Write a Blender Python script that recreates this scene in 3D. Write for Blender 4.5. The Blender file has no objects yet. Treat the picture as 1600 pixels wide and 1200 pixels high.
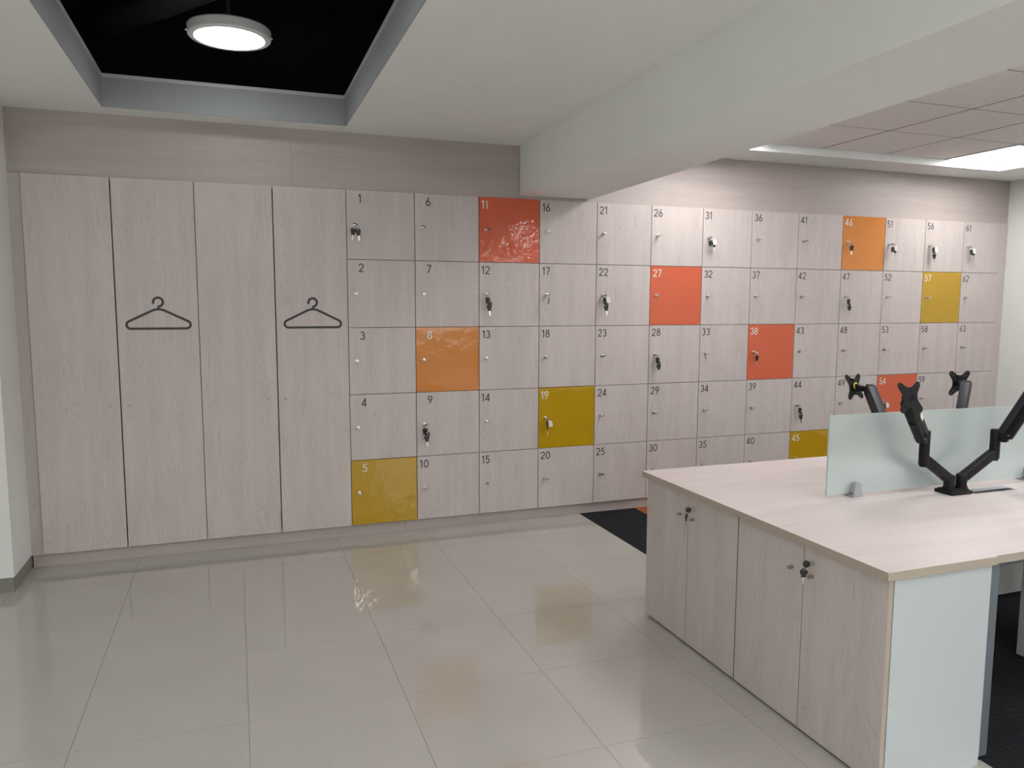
import bpy, bmesh, math, random
from mathutils import Vector, Matrix
random.seed(7)
S = bpy.context.scene
COL = S.collection
R = math.radians

# ---------------------------------------------------------------- camera
cam = bpy.data.objects.new('camera', bpy.data.cameras.new('camera'))
COL.objects.link(cam)
S.camera = cam
cam.data.sensor_width = 36.0
cam.data.lens = 26.833
cam.data.clip_start = 0.02
yaw, pitch, roll = 0.347104, -0.106348, 0.00306
fw = Vector((math.sin(yaw) * math.cos(pitch), math.cos(yaw) * math.cos(pitch), math.sin(pitch)))
rt = Vector((math.cos(yaw), -math.sin(yaw), 0))
up = rt.cross(fw)
rt2 = rt * math.cos(roll) + up * math.sin(roll)
up2 = up * math.cos(roll) - rt * math.sin(roll)
cam.matrix_world = Matrix(((rt2.x, up2.x, -fw.x, -0.690), (rt2.y, up2.y, -fw.y, -5.0386),
                           (rt2.z, up2.z, -fw.z, 1.569), (0, 0, 0, 1)))
# ---------------------------------------------------------------- world, light levels, exposure
wd = bpy.data.worlds.new('world'); S.world = wd; wd.use_nodes = True
wd.node_tree.nodes['Background'].inputs[0].default_value = (0.6, 0.65, 0.7, 1)
wd.node_tree.nodes['Background'].inputs[1].default_value = 0.05
S.view_settings.view_transform = 'Standard'
S.view_settings.look = 'None'
S.view_settings.gamma = 1.0
S.view_settings.use_curve_mapping = False
S.view_settings.exposure = 0.25
LED_L = 14.2       # square panels in the tile ceiling
DISC_L = 11.0       # round pendants in the open coffer
WIN_FILL_L = 1.3        # glow of added windows behind the camera, unseen soft fill
SIDE_FILL_L = 24.0      # added fill panels in the plaster ceiling, out of view

# ---------------------------------------------------------------- main sizes (metres)
W, H, WW = 0.445, 0.4405, 0.4496       # locker column, locker row, wardrobe door
ZT, ZB = 2.284, 0.0815                 # top and bottom of all doors
XL, XR = -1.862, 5.88                  # white column side, right wall
ZC = 2.640                             # plaster ceiling
ZTILE = 2.717

# ================================================================ materials
def new_mat(name):
    m = bpy.data.materials.new(name); m.use_nodes = True
    nt = m.node_tree; b = nt.nodes['Principled BSDF']
    return m, nt, b

def N(nt, typ, **kw):
    n = nt.nodes.new(typ)
    for k, v in kw.items():
        setattr(n, k, v)
    return n

def math_n(nt, op, a, b=None):
    n = N(nt, 'ShaderNodeMath', operation=op)
    for i, v in enumerate((a, b)):
        if v is None: continue
        if isinstance(v, (int, float)): n.inputs[i].default_value = v
        else: nt.links.new(v, n.inputs[i])
    return n.outputs[0]

def ramp(nt, src, stops):
    r = N(nt, 'ShaderNodeValToRGB')
    e = r.color_ramp.elements
    while len(e) < len(stops): e.new(0.5)
    for el, (p, c) in zip(e, stops):
        el.position = p
        el.color = (c[0], c[1], c[2], 1) if isinstance(c, tuple) else (c, c, c, 1)
    nt.links.new(src, r.inputs[0])
    return r.outputs[0]

def mix(nt, f, a, b, blend='MIX'):
    m = N(nt, 'ShaderNodeMix', data_type='RGBA', blend_type=blend)
    for i, v in ((0, f), (6, a), (7, b)):
        if isinstance(v, (int, float)): m.inputs[i].default_value = v
        elif isinstance(v, tuple): m.inputs[i].default_value = (v[0], v[1], v[2], 1)
        else: nt.links.new(v, m.inputs[i])
    return m.outputs[2]

def plain(name, c, rough=0.5, metal=0.0, spec=0.5, bump=0.0, bscale=200, coat=0.0, var=0.03):
    m, nt, b = new_mat(name)
    tc = N(nt, 'ShaderNodeTexCoord')
    nz = N(nt, 'ShaderNodeTexNoise'); nz.inputs['Scale'].default_value = 3.0; nz.inputs['Detail'].default_value = 4
    nt.links.new(tc.outputs['Object'], nz.inputs['Vector'])
    f = ramp(nt, nz.outputs[0], [(0.3, 1 - var), (0.7, 1 + 0.0)])
    nt.links.new(mix(nt, 1.0, c, f, 'MULTIPLY'), b.inputs['Base Color'])
    b.inputs['Roughness'].default_value = rough
    b.inputs['Metallic'].default_value = metal
    b.inputs['Specular IOR Level'].default_value = spec
    b.inputs['Coat Weight'].default_value = coat
    b.inputs['Coat Roughness'].default_value = 0.04
    if bump:
        n2 = N(nt, 'ShaderNodeTexNoise'); n2.inputs['Scale'].default_value = bscale; n2.inputs['Detail'].default_value = 3
        nt.links.new(tc.outputs['Object'], n2.inputs['Vector'])
        bp = N(nt, 'ShaderNodeBump'); bp.inputs['Strength'].default_value = 1.0; bp.inputs['Distance'].default_value = bump
        nt.links.new(n2.outputs[0], bp.inputs['Height'])
        nt.links.new(bp.outputs[0], b.inputs['Normal'])
    return m

def wood(name, along, base=(0.57, 0.505, 0.488), fleck=0.50, rough=0.42):
    """bleached oak laminate; along = 'x', 'y' or 'z' is the grain direction"""
    m, nt, b = new_mat(name)
    tc = N(nt, 'ShaderNodeTexCoord'); oi = N(nt, 'ShaderNodeObjectInfo')
    sp = N(nt, 'ShaderNodeSeparateXYZ'); nt.links.new(tc.outputs['Object'], sp.inputs[0])
    off = math_n(nt, 'MULTIPLY', oi.outputs['Random'], 37.0)
    ax = 'xyz'.index(along)
    rest = [i for i in range(3) if i != ax]
    a = math_n(nt, 'ADD', sp.outputs[ax], off)
    c = math_n(nt, 'ADD', math_n(nt, 'ADD', sp.outputs[rest[0]], sp.outputs[rest[1]]), math_n(nt, 'MULTIPLY', off, 1.7))
    def vec(sc, sa):
        cv = N(nt, 'ShaderNodeCombineXYZ')
        nt.links.new(math_n(nt, 'MULTIPLY', c, sc), cv.inputs[0])
        nt.links.new(math_n(nt, 'MULTIPLY', a, sa), cv.inputs[1])
        return cv.outputs[0]
    def noise(sc, sa, det=3, rg=0.55):
        n = N(nt, 'ShaderNodeTexNoise'); n.inputs['Scale'].default_value = 1.0
        n.inputs['Detail'].default_value = det; n.inputs['Roughness'].default_value = rg
        nt.links.new(vec(sc, sa), n.inputs['Vector'])
        return n.outputs[0]
    # growth rings: contour lines of a slow noise field give the cathedral figure
    field = noise(4.0, 0.7, 2)
    rings = math_n(nt, 'FRACT', math_n(nt, 'MULTIPLY', field, 34.0))
    ringl = ramp(nt, rings, [(0.0, 1.0), (0.16, 0.25), (0.5, 0.0), (1.0, 0.35)])
    ringm = ramp(nt, noise(9, 2.2, 3), [(0.42, 0.0), (0.66, 1.0)])
    rl = math_n(nt, 'MULTIPLY', ringl, ringm)
    fine = ramp(nt, noise(260, 5, 2), [(0.25, 0.91), (0.75, 1.05)])
    band = ramp(nt, noise(13, 0.8, 3), [(0.3, 0.93), (0.7, 1.04)])
    fl = ramp(nt, noise(75, 7.0, 4, 0.6), [(0.60, 0.0), (0.75, 1.0)])
    flm = ramp(nt, noise(10, 1.6, 3), [(0.44, 0.0), (0.62, 1.0)])
    fk = math_n(nt, 'MULTIPLY', math_n(nt, 'MULTIPLY', fl, flm), fleck * 1.3)
    col = mix(nt, 1.0, base, fine, 'MULTIPLY')
    col = mix(nt, 1.0, col, band, 'MULTIPLY')
    col = mix(nt, math_n(nt, 'MULTIPLY', rl, fleck), col, (0.36, 0.30, 0.265))
    col = mix(nt, fk, col, (0.25, 0.205, 0.18))
    nt.links.new(col, b.inputs['Base Color'])
    b.inputs['Roughness'].default_value = rough
    b.inputs['Specular IOR Level'].default_value = 0.4
    bp = N(nt, 'ShaderNodeBump'); bp.inputs['Strength'].default_value = 0.35; bp.inputs['Distance'].default_value = 0.0004
    nt.links.new(fine, bp.inputs['Height']); nt.links.new(bp.outputs[0], b.inputs['Normal'])
    return m

def lacquer(name, c):
    m, nt, b = new_mat(name)
    tc = N(nt, 'ShaderNodeTexCoord'); oi = N(nt, 'ShaderNodeObjectInfo')
    mp = N(nt, 'ShaderNodeVectorMath', operation='ADD')
    nt.links.new(tc.outputs['Object'], mp.inputs[0])
    cv = N(nt, 'ShaderNodeCombineXYZ')
    nt.links.new(math_n(nt, 'MULTIPLY', oi.outputs['Random'], 20.0), cv.inputs[0])
    nt.links.new(cv.outputs[0], mp.inputs[1])
    nz = N(nt, 'ShaderNodeTexNoise'); nz.inputs['Scale'].default_value = 9.0; nz.inputs['Detail'].default_value = 3
    nt.links.new(mp.outputs[0], nz.inputs['Vector'])
    bp = N(nt, 'ShaderNodeBump'); bp.inputs['Strength'].default_value = 1.0; bp.inputs['Distance'].default_value = 0.0030
    nt.links.new(nz.outputs[0], bp.inputs['Height']); nt.links.new(bp.outputs[0], b.inputs['Normal'])
    f = ramp(nt, nz.outputs[0], [(0.3, 0.97), (0.7, 1.0)])
    nt.links.new(mix(nt, 1.0, c, f, 'MULTIPLY'), b.inputs['Base Color'])
    b.inputs['Roughness'].default_value = 0.06
    b.inputs['Specular IOR Level'].default_value = 0.7
    return m

def emit(name, c, s):
    m, nt, b = new_mat(name)
    b.inputs['Base Color'].default_value = (0.8, 0.8, 0.8, 1)
    b.inputs['Emission Color'].default_value = (*c, 1)
    b.inputs['Emission Strength'].default_value = s
    return m

M = {}
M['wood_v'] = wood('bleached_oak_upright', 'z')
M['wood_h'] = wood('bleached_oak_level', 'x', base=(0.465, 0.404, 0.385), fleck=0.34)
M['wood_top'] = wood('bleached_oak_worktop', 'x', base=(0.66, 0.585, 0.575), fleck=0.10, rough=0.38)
M['edge'] = plain('tan_edge_band', (0.42, 0.36, 0.29), 0.5)
M['white_mel'] = plain('white_melamine', (0.50, 0.545, 0.555), 0.5, bump=0.0002, bscale=260)
M['red'] = lacquer('orange_red_lacquer', (0.62, 0.112, 0.046))
M['orange'] = lacquer('orange_lacquer', (0.62, 0.225, 0.045))
M['mustard'] = lacquer('mustard_lacquer', (0.48, 0.285, 0.008))
M['ink'] = plain('dark_grey_vinyl', (0.032, 0.030, 0.031), 0.5)
M['white_ink'] = plain('white_vinyl', (0.80, 0.78, 0.70), 0.5)
M['chrome'] = plain('chrome', (0.62, 0.61, 0.59), 0.22, 1.0)
M['nickel'] = plain('brushed_nickel', (0.42, 0.38, 0.33), 0.32, 1.0)
M['black_plastic'] = plain('black_plastic', (0.008, 0.008, 0.009), 0.38)
M['clear_tag'] = plain('white_plastic_tag', (0.75, 0.74, 0.71), 0.35)
M['wall'] = plain('white_wall_paint', (0.78, 0.79, 0.765), 0.7, bump=0.0004, bscale=120)
M['ceil'] = plain('white_ceiling_paint', (0.89, 0.91, 0.895), 0.8, bump=0.0003, bscale=90)
M['beam'] = plain('white_beam_paint', (0.89, 0.91, 0.895), 0.8, bump=0.0003, bscale=90)
M['lining'] = plain('shade_grey_coffer_lining', (0.33, 0.35, 0.36), 0.6)  # guessed paint grey, darkened further to offset lamp light on the shaft
M['trim'] = plain('pale_grey_metal_trim', (0.55, 0.56, 0.58), 0.5)
M['soot'] = plain('black_plenum_paint', (0.006, 0.0065, 0.007), 0.9)
M['duct'] = plain('dark_grey_duct', (0.035, 0.037, 0.038), 0.55)
M['skirt'] = plain('grey_tile_skirting', (0.225, 0.225, 0.195), 0.25)
M['grout'] = plain('grey_grout', (0.30, 0.285, 0.26), 0.8)
M['tbar'] = plain('shade_dark_ceiling_grid', (0.12, 0.115, 0.115), 0.6)  # dark grey puts the shade of the tile reveals onto the grid bars
M['white_metal'] = plain('white_lamp_metal', (0.78, 0.79, 0.80), 0.4)
M['grey_metal'] = plain('grey_powder_coat', (0.135, 0.155, 0.175), 0.45, spec=0.4)
M['silver'] = plain('silver_grey_paint', (0.40, 0.42, 0.45), 0.38, 0.3)
M['arm'] = plain('black_arm_coating', (0.008, 0.008, 0.009), 0.45, spec=0.22, bump=0.00008, bscale=900)
M['arm_cover'] = plain('charcoal_arm_cover', (0.022, 0.023, 0.028), 0.42, spec=0.3, bump=0.00006, bscale=900)
M['yellow'] = plain('yellow_washer', (0.75, 0.55, 0.03), 0.4)
M['pedestal'] = plain('light_grey_board', (0.50, 0.50, 0.49), 0.5)
M['led'] = emit('led_panel_diffuser', (1.0, 0.985, 0.965), LED_L)
M['side_fill'] = emit('plaster_ceiling_fill_diffuser', (1.0, 0.985, 0.965), SIDE_FILL_L)
M['win_fill'] = emit('glowing_fill_window', (0.93, 0.97, 1.0), WIN_FILL_L)
M['disc'] = emit('disc_lamp_diffuser', (1.0, 1.0, 0.985), DISC_L)

def mineral():
    m, nt, b = new_mat('mineral_fibre_tile')
    tc = N(nt, 'ShaderNodeTexCoord'); oi = N(nt, 'ShaderNodeObjectInfo')
    ad = N(nt, 'ShaderNodeVectorMath', operation='ADD')
    nt.links.new(tc.outputs['Object'], ad.inputs[0]); nt.links.new(oi.outputs['Location'], ad.inputs[1])
    nz = N(nt, 'ShaderNodeTexNoise'); nz.inputs['Scale'].default_value = 110; nz.inputs['Detail'].default_value = 4
    nt.links.new(ad.outputs[0], nz.inputs['Vector'])
    f = ramp(nt, nz.outputs[0], [(0.36, 0.82), (0.52, 1.0)])
    nt.links.new(mix(nt, 1.0, (0.90, 0.865, 0.855), f, 'MULTIPLY'), b.inputs['Base Color'])
    b.inputs['Roughness'].default_value = 0.9
    bp = N(nt, 'ShaderNodeBump'); bp.inputs['Distance'].default_value = 0.002; bp.inputs['Strength'].default_value = 0.7
    nt.links.new(nz.outputs[0], bp.inputs['Height']); nt.links.new(bp.outputs[0], b.inputs['Normal'])
    return m
M['mineral'] = mineral()

def porcelain():
    m, nt, b = new_mat('polished_porcelain')
    tc = N(nt, 'ShaderNodeTexCoord'); oi = N(nt, 'ShaderNodeObjectInfo')
    ad = N(nt, 'ShaderNodeVectorMath', operation='ADD')
    nt.links.new(tc.outputs['Object'], ad.inputs[0]); nt.links.new(oi.outputs['Location'], ad.inputs[1])
    nz = N(nt, 'ShaderNodeTexNoise'); nz.inputs['Scale'].default_value = 2.2; nz.inputs['Detail'].default_value = 6
    nt.links.new(ad.outputs[0], nz.inputs['Vector'])
    n2 = N(nt, 'ShaderNodeTexNoise'); n2.inputs['Scale'].default_value = 240; n2.inputs['Detail'].default_value = 2
    nt.links.new(ad.outputs[0], n2.inputs['Vector'])
    f = ramp(nt, nz.outputs[0], [(0.3, 0.95), (0.7, 1.03)])
    f2 = ramp(nt, n2.outputs[0], [(0.3, 0.96), (0.7, 1.04)])
    c = mix(nt, 1.0, (0.445, 0.426, 0.393), f, 'MULTIPLY')
    c = mix(nt, 1.0, c, f2, 'MULTIPLY')
    nt.links.new(c, b.inputs['Base Color'])
    b.inputs['Roughness'].default_value = 0.012
    b.inputs['IOR'].default_value = 1.8
    return m
M['porcelain'] = porcelain()

def carpet(name, base, streak):
    m, nt, b = new_mat(name)
    tc = N(nt, 'ShaderNodeTexCoord'); oi = N(nt, 'ShaderNodeObjectInfo')
    mp = N(nt, 'ShaderNodeMapping'); mp.inputs['Scale'].default_value = (7, 170, 1)
    ad = N(nt, 'ShaderNodeVectorMath', operation='ADD')
    nt.links.new(tc.outputs['Object'], ad.inputs[0])
    cv = N(nt, 'ShaderNodeCombineXYZ')
    nt.links.new(math_n(nt, 'MULTIPLY', oi.outputs['Random'], 11.0), cv.inputs[0])
    nt.links.new(math_n(nt, 'MULTIPLY', oi.outputs['Random'], 5.0), cv.inputs[1])
    nt.links.new(cv.outputs[0], ad.inputs[1])
    nt.links.new(ad.outputs[0], mp.inputs[0])
    nz = N(nt, 'ShaderNodeTexNoise'); nz.inputs['Scale'].default_value = 1.0; nz.inputs['Detail'].default_value = 3
    nt.links.new(mp.outputs[0], nz.inputs['Vector'])
    f = ramp(nt, nz.outputs[0], [(0.30, 0.55), (0.58, 1.0)])
    c = mix(nt, 1.0, base, f, 'MULTIPLY')
    s = ramp(nt, nz.outputs[0], [(0.62, 0.0), (0.74, 1.0)])
    c = mix(nt, s, c, streak)
    nt.links.new(c, b.inputs['Base Color'])
    b.inputs['Roughness'].default_value = 0.95
    b.inputs['Specular IOR Level'].default_value = 0.1
    n3 = N(nt, 'ShaderNodeTexNoise'); n3.inputs['Scale'].default_value = 320
    nt.links.new(tc.outputs['Object'], n3.inputs['Vector'])
    bp = N(nt, 'ShaderNodeBump'); bp.inputs['Distance'].default_value = 0.003; bp.inputs['Strength'].default_value = 0.8
    nt.links.new(n3.outputs[0], bp.inputs['Height']); nt.links.new(bp.outputs[0], b.inputs['Normal'])
    return m
M['carpet'] = carpet('charcoal_loop_carpet', (0.022, 0.023, 0.027), (0.075, 0.08, 0.085))
M['carpet_orange'] = carpet('orange_loop_carpet', (0.40, 0.125, 0.035), (0.5, 0.19, 0.06))

def frosted():
    m, nt, b = new_mat('frosted_mint_glass')
    tc = N(nt, 'ShaderNodeTexCoord')
    nz = N(nt, 'ShaderNodeTexNoise'); nz.inputs['Scale'].default_value = 400
    nt.links.new(tc.outputs['Object'], nz.inputs['Vector'])
    c = mix(nt, 1.0, (0.74, 0.835, 0.825), ramp(nt, nz.outputs[0], [(0.3, 0.97), (0.7, 1.0)]), 'MULTIPLY')
    nt.links.new(c, b.inputs['Base Color'])
    b.inputs['Transmission Weight'].default_value = 0.6
    b.inputs['Roughness'].default_value = 0.37
    b.inputs['IOR'].default_value = 1.35
    b.inputs['Specular IOR Level'].default_value = 0.3
    return m
M['frost'] = frosted()

# ================================================================ mesh helpers
def box(bm, x0, x1, y0, y1, z0, z1, mi=0, bv=0.0, seg=2, mat=None):
    r = bmesh.ops.create_cube(bm, size=1.0)
    vs = r['verts']
    for v in vs:
        v.co = Vector((x0 + (v.co.x + .5) * (x1 - x0), y0 + (v.co.y + .5) * (y1 - y0), z0 + (v.co.z + .5) * (z1 - z0)))
    fs = set(f for v in vs for f in v.link_faces)
    for f in fs: f.material_index = mi
    if bv:
        es = list(set(e for v in vs for e in v.link_edges))
        rr = bmesh.ops.bevel(bm, geom=es, offset=bv, segments=seg, profile=0.5, affect='EDGES', material=mi)
        vs = list(set(rr['verts']) | set(v for f in rr['faces'] for v in f.verts) | set(v for v in vs if v.is_valid))
        fs = set(f for v in vs for f in v.link_faces)
        for f in fs: f.material_index = mi
        vs = list(set(v for f in fs for v in f.verts))
    if mat is not None:
        for v in vs: v.co = mat @ v.co
    return vs

def cyl(bm, p0, p1, r, r2=None, n=20, mi=0, bv=0.0):
    p0, p1 = Vector(p0), Vector(p1)
    d = p1 - p0
    q = Vector((0, 0, 1)).rotation_difference(d.normalized()).to_matrix().to_4x4()
    mt = Matrix.Translation((p0 + p1) / 2) @ q
    rr = bmesh.ops.create_cone(bm, cap_ends=True, segments=n, radius1=r, radius2=r if r2 is None else r2, depth=d.length, matrix=mt)
    vs = rr['verts']
    for f in set(f for v in vs for f in v.link_faces): f.material_index = mi
    if bv:
        caps = [f for f in set(f for v in vs for f in v.link_faces) if len(f.verts) == n]
        es = list(set(e for f in caps for e in f.edges))
        bmesh.ops.bevel(bm, geom=es, offset=bv, segments=2, profile=0.5, affect='EDGES', material=mi)

def torus(bm, c, axis, Rr, r, n=20, k=8, mi=0, sx=1.0):
    axis = Vector(axis).normalized()
    q = Vector((0, 0, 1)).rotation_difference(axis).to_matrix()
    c = Vector(c); grid = []
    for i in range(n):
        a = 2 * math.pi * i / n
        ring = []
        for j in range(k):
            b = 2 * math.pi * j / k
            p = Vector(((Rr + r * math.cos(b)) * math.cos(a) * sx, (Rr + r * math.cos(b)) * math.sin(a), r * math.sin(b)))
            ring.append(bm.verts.new(c + q @ p))
        grid.append(ring)
    for i in range(n):
        for j in range(k):
            f = bm.faces.new((grid[i][j], grid[(i + 1) % n][j], grid[(i + 1) % n][(j + 1) % k], grid[i][(j + 1) % k]))
            f.material_index = mi

def prism(bm, pts, y0, y1, mi=0, mat=None):
    """outline pts (x, z) extruded from y0 to y1"""
    a = [bm.verts.new((x, y0, z)) for x, z in pts]
    b = [bm.verts.new((x, y1, z)) for x, z in pts]
    n = len(pts)
    fs = [bm.faces.new(a), bm.faces.new(b[::-1])]
    for i in range(n):
        fs.append(bm.faces.new((a[(i + 1) % n], a[i], b[i], b[(i + 1) % n])))
    for f in fs: f.material_index = mi
    if mat is not None:
        for v in a + b: v.co = mat @ v.co

def ribbon(bm, pts, w, y=-0.0006, closed=False, cap=False):
    """stroke of width w along pts (x, z), standing y in front of the door"""
    P = [Vector((p[0], p[1])) for p in pts]
    n = len(P)
    L = []
    for i in range(n):
        if closed: t0, t1 = P[i] - P[i - 1], P[(i + 1) % n] - P[i]
        else:
            t0 = P[i] - P[i - 1] if i else P[1] - P[0]
            t1 = P[i + 1] - P[i] if i < n - 1 else P[i] - P[i - 1]
        t0.normalize(); t1.normalize()
        n0, n1 = Vector((-t0.y, t0.x)), Vector((-t1.y, t1.x))
        m = n0 + n1
        m = m / max(m.dot(n1), 0.5) if m.length > 1e-6 else n1
        L.append((bm.verts.new((*(P[i] + m * w / 2).xy, 0)), bm.verts.new((*(P[i] - m * w / 2).xy, 0))))
    for v in [v for l in L for v in l]:
        v.co = Vector((v.co.x, y, v.co.y))
    for i in range(n if closed else n - 1):
        a, b = L[i], L[(i + 1) % n]
        f = bm.faces.new((a[0], b[0], b[1], a[1])); f.normal_update()
        if f.normal.y > 0: f.normal_flip()
    if cap:
        for p in (P[0], P[-1]):
            vs = [bm.verts.new((p.x + w / 2 * math.cos(k * math.pi / 8), y, p.y + w / 2 * math.sin(k * math.pi / 8))) for k in range(16)]
            f = bm.faces.new(vs); f.normal_update()
            if f.normal.y > 0: f.normal_flip()

def mesh(name, bm, mats, sharp=32):
    me = bpy.data.meshes.new(name)
    bm.normal_update()
    bm.to_mesh(me); bm.free()
    for k in (mats if isinstance(mats, (list, tuple)) else [mats]): me.materials.append(M[k])
    me.shade_smooth(); me.set_sharp_from_angle(angle=R(sharp))
    return me

def add(name, me, parent=None, loc=(0, 0, 0), rot=(0, 0, 0)):
    o = bpy.data.objects.new(name, me); COL.objects.link(o)
    o.location = loc; o.rotation_euler = rot
    if parent is not None: o.parent = parent
    return o

def obj(name, bm, mats, parent=None, loc=(0, 0, 0), rot=(0, 0, 0), sharp=32):
    return add(name, mesh(name, bm, mats, sharp), parent, loc, rot)

def struct(o): o['kind'] = 'structure'; return o

def tag(o, label, cat, group=None):
    o['label'] = label; o['category'] = cat
    if group: o['group'] = group
    return o

def thing(name, label, cat, loc=(0, 0, 0), rot=(0, 0, 0), group=None):
    return tag(add(name, None, None, loc, rot), label, cat, group)

def B(*a, **k):
    bm = bmesh.new(); box(bm, *a, **k); return bm

def tube(bm, pts, r, k=8, mi=0):
    """round tube along 3-D pts"""
    P = [Vector(p) for p in pts]; rings = []
    nrm = None
    for i in range(len(P)):
        t = (P[min(i + 1, len(P) - 1)] - P[max(i - 1, 0)]).normalized()
        if nrm is None:
            nrm = t.orthogonal().normalized()
        nrm = (nrm - t * nrm.dot(t)).normalized()
        bn = t.cross(nrm)
        rings.append([bm.verts.new(P[i] + (nrm * math.cos(2 * math.pi * j / k) + bn * math.sin(2 * math.pi * j / k)) * r) for j in range(k)])
    for i in range(len(P) - 1):
        for j in range(k):
            bm.faces.new((rings[i][j], rings[i][(j + 1) % k], rings[i + 1][(j + 1) % k], rings[i + 1][j])).material_index = mi
    bm.faces.new(rings[0][::-1]).material_index = mi
    bm.faces.new(rings[-1]).material_index = mi

# ================================================================ room shell
YB, YF = 0.47, -9.0         # plane behind the lockers, wall behind the camera
XW = -3.6                   # wall far to the side of the white column
TP = 0.594                  # floor tile pitch
XC = 1.685                  # carpet starts

fl = struct(obj('floor', B(XW - .1, XR + .1, YF - .1, YB + .1, -0.12, -0.009), 'grout'))
g = 0.0007
tile_me = mesh('tile', B(-TP / 2 + g, TP / 2 - g, -TP / 2 + g, TP / 2 - g, -0.009, 0), 'porcelain')
i = 0
xs = [1.09 + TP / 2 - TP * k for k in range(9)]
ys = [-0.366 + TP / 2 - TP * k for k in range(15)]
for x in xs:
    for y in ys:
        o = add('tile', tile_me, fl, (x, y, 0))
        o.rotation_euler = (R(random.uniform(-.02, .02)), R(random.uniform(-.02, .02)), 0)
CP = 0.465
cme = mesh('carpet_tile', B(-CP / 2, CP / 2, -CP / 2, CP / 2, -0.009, 0.001, bv=0.001, seg=1), 'carpet')
cmo = mesh('carpet_tile', B(-CP / 2, CP / 2, -CP / 2, CP / 2, -0.009, 0.001, bv=0.001, seg=1), 'carpet_orange')
for a in range(9):
    for b in range(15):
        cx, cy = XC + CP * (a + .5), 0.04 - CP * (b + .5)
        o = add('carpet_tile', cmo if (b == 0 and a in (1, 4)) else cme, fl, (cx, cy, 0))
        o.rotation_euler = (0, 0, R(90) if (a + b) % 2 else 0)
bm = bmesh.new()
box(bm, XC, XR, YF, 0.04 - CP * 15, -0.009, 0.0)
o = obj('carpet', bm, 'carpet', fl); 

# back wall: plaster behind, laminate panels over and around the doors
wb = struct(obj('wall_back', B(XW, XR + .1, YB, YB + .1, 0, 3.6), 'wall'))
def wpart(name, x0, x1, y0, z0, z1, m='wood_h', dy=0.018):
    o = obj(name, B(0, x1 - x0, 0, dy, 0, z1 - z0), m, wb, (x0, y0, z0))
    return o
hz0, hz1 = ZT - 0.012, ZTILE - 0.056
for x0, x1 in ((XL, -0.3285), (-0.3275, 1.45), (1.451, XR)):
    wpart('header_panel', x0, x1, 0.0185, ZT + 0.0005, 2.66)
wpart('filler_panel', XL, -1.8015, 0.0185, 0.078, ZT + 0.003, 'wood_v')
wpart('filler_panel', 13 * W + 0.002, XR, 0.010, 0.078, ZT + 0.003, 'wood_v')
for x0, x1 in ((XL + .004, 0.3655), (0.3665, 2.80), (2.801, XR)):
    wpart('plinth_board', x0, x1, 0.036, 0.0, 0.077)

bm = bmesh.new()
box(bm, XW, XL, -0.366, YB, 0.082, ZC + 0.01)
box(bm, XW - .1, XW, YF, -0.366, 0.0, ZC + 0.01)
struct(obj('wall_left', bm, 'wall'))
bm = bmesh.new()
box(bm, XW, XL - .0015, -0.3645, YB, 0.0, 0.082)
box(bm, XW, XW + .012, YF, -0.3645, 0.0, 0.082)
struct(obj('baseboard_left', bm, 'skirt'))
struct(obj('wall_right', B(XR, XR + .1, YF, YB, 0, 3.6), 'wall'))
bm = bmesh.new()
WZ0, WZ1 = 0.95, 2.35
WINS = [(-3.2, -1.2), (-0.9, 1.0), (1.7, 3.6), (3.8, 5.7)]  # unseen openings, added so their glowing panes give soft frontal fill
box(bm, XW - .1, XR + .1, YF - .15, YF, 0, WZ0); box(bm, XW - .1, XR + .1, YF - .15, YF, WZ1, 3.6)
ex = [XW - .1] + [v for w in WINS for v in w] + [XR + .1]
for k in range(0, len(ex), 2): box(bm, ex[k], ex[k + 1], YF - .15, YF, WZ0, WZ1)
struct(obj('wall_front', bm, 'wall'))
for k, (x0, x1) in enumerate(WINS):
    bm = bmesh.new()
    for b in ((x0, x0 + .05, WZ0, WZ1), (x1 - .05, x1, WZ0, WZ1), ((x0 + x1) / 2 - .025, (x0 + x1) / 2 + .025, WZ0 + .05, WZ1 - .05), (x0 + .05, x1 - .05, WZ0, WZ0 + .05), (x0 + .05, x1 - .05, WZ1 - .05, WZ1)):
        box(bm, b[0], b[1], YF - .10, YF - .05, b[2], b[3])
    w_ = struct(obj('fill_window_%d' % (k + 1), bm, 'white_metal'))
    for h0, h1 in ((x0 + .05, (x0 + x1) / 2 - .025), ((x0 + x1) / 2 + .025, x1 - .05)):
        obj('pane', B(h0, h1, YF - .085, YF - .075, WZ0 + .05, WZ1 - .05), 'win_fill', w_)

# plaster ceiling with the long open coffer
CX0, CX1, CY0, CY1 = -1.345, -0.012, -6.1, -0.165
bm = bmesh.new()
for b in ((XW, CX0, YF, YB), (CX1, 1.34, YF, YB), (CX0, CX1, CY1, YB), (CX0, CX1, YF, CY0)):
    box(bm, b[0], b[1], b[2], b[3], ZC, ZC + 0.158)
bmesh.ops.remove_doubles(bm, verts=bm.verts, dist=1e-4)
ce = struct(obj('ceiling', bm, 'ceil'))
bm = bmesh.new()
for b in ((CX0 - .02, CX0 + .010, CY0, CY1), (CX1 - .010, CX1 + .02, CY0, CY1), (CX0, CX1, CY1 - .010, CY1 + .02), (CX0, CX1, CY0 - .02, CY0 + .010)):
    box(bm, b[0], b[1], b[2], b[3], ZC + 0.158, ZC + 0.178)
struct(obj('trim_1', bm, 'trim'))
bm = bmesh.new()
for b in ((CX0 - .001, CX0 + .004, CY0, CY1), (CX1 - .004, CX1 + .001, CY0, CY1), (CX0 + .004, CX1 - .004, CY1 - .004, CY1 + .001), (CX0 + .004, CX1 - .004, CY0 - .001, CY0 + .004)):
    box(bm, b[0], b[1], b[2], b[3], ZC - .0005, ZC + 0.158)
struct(obj('trim_2', bm, 'lining'))
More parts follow.
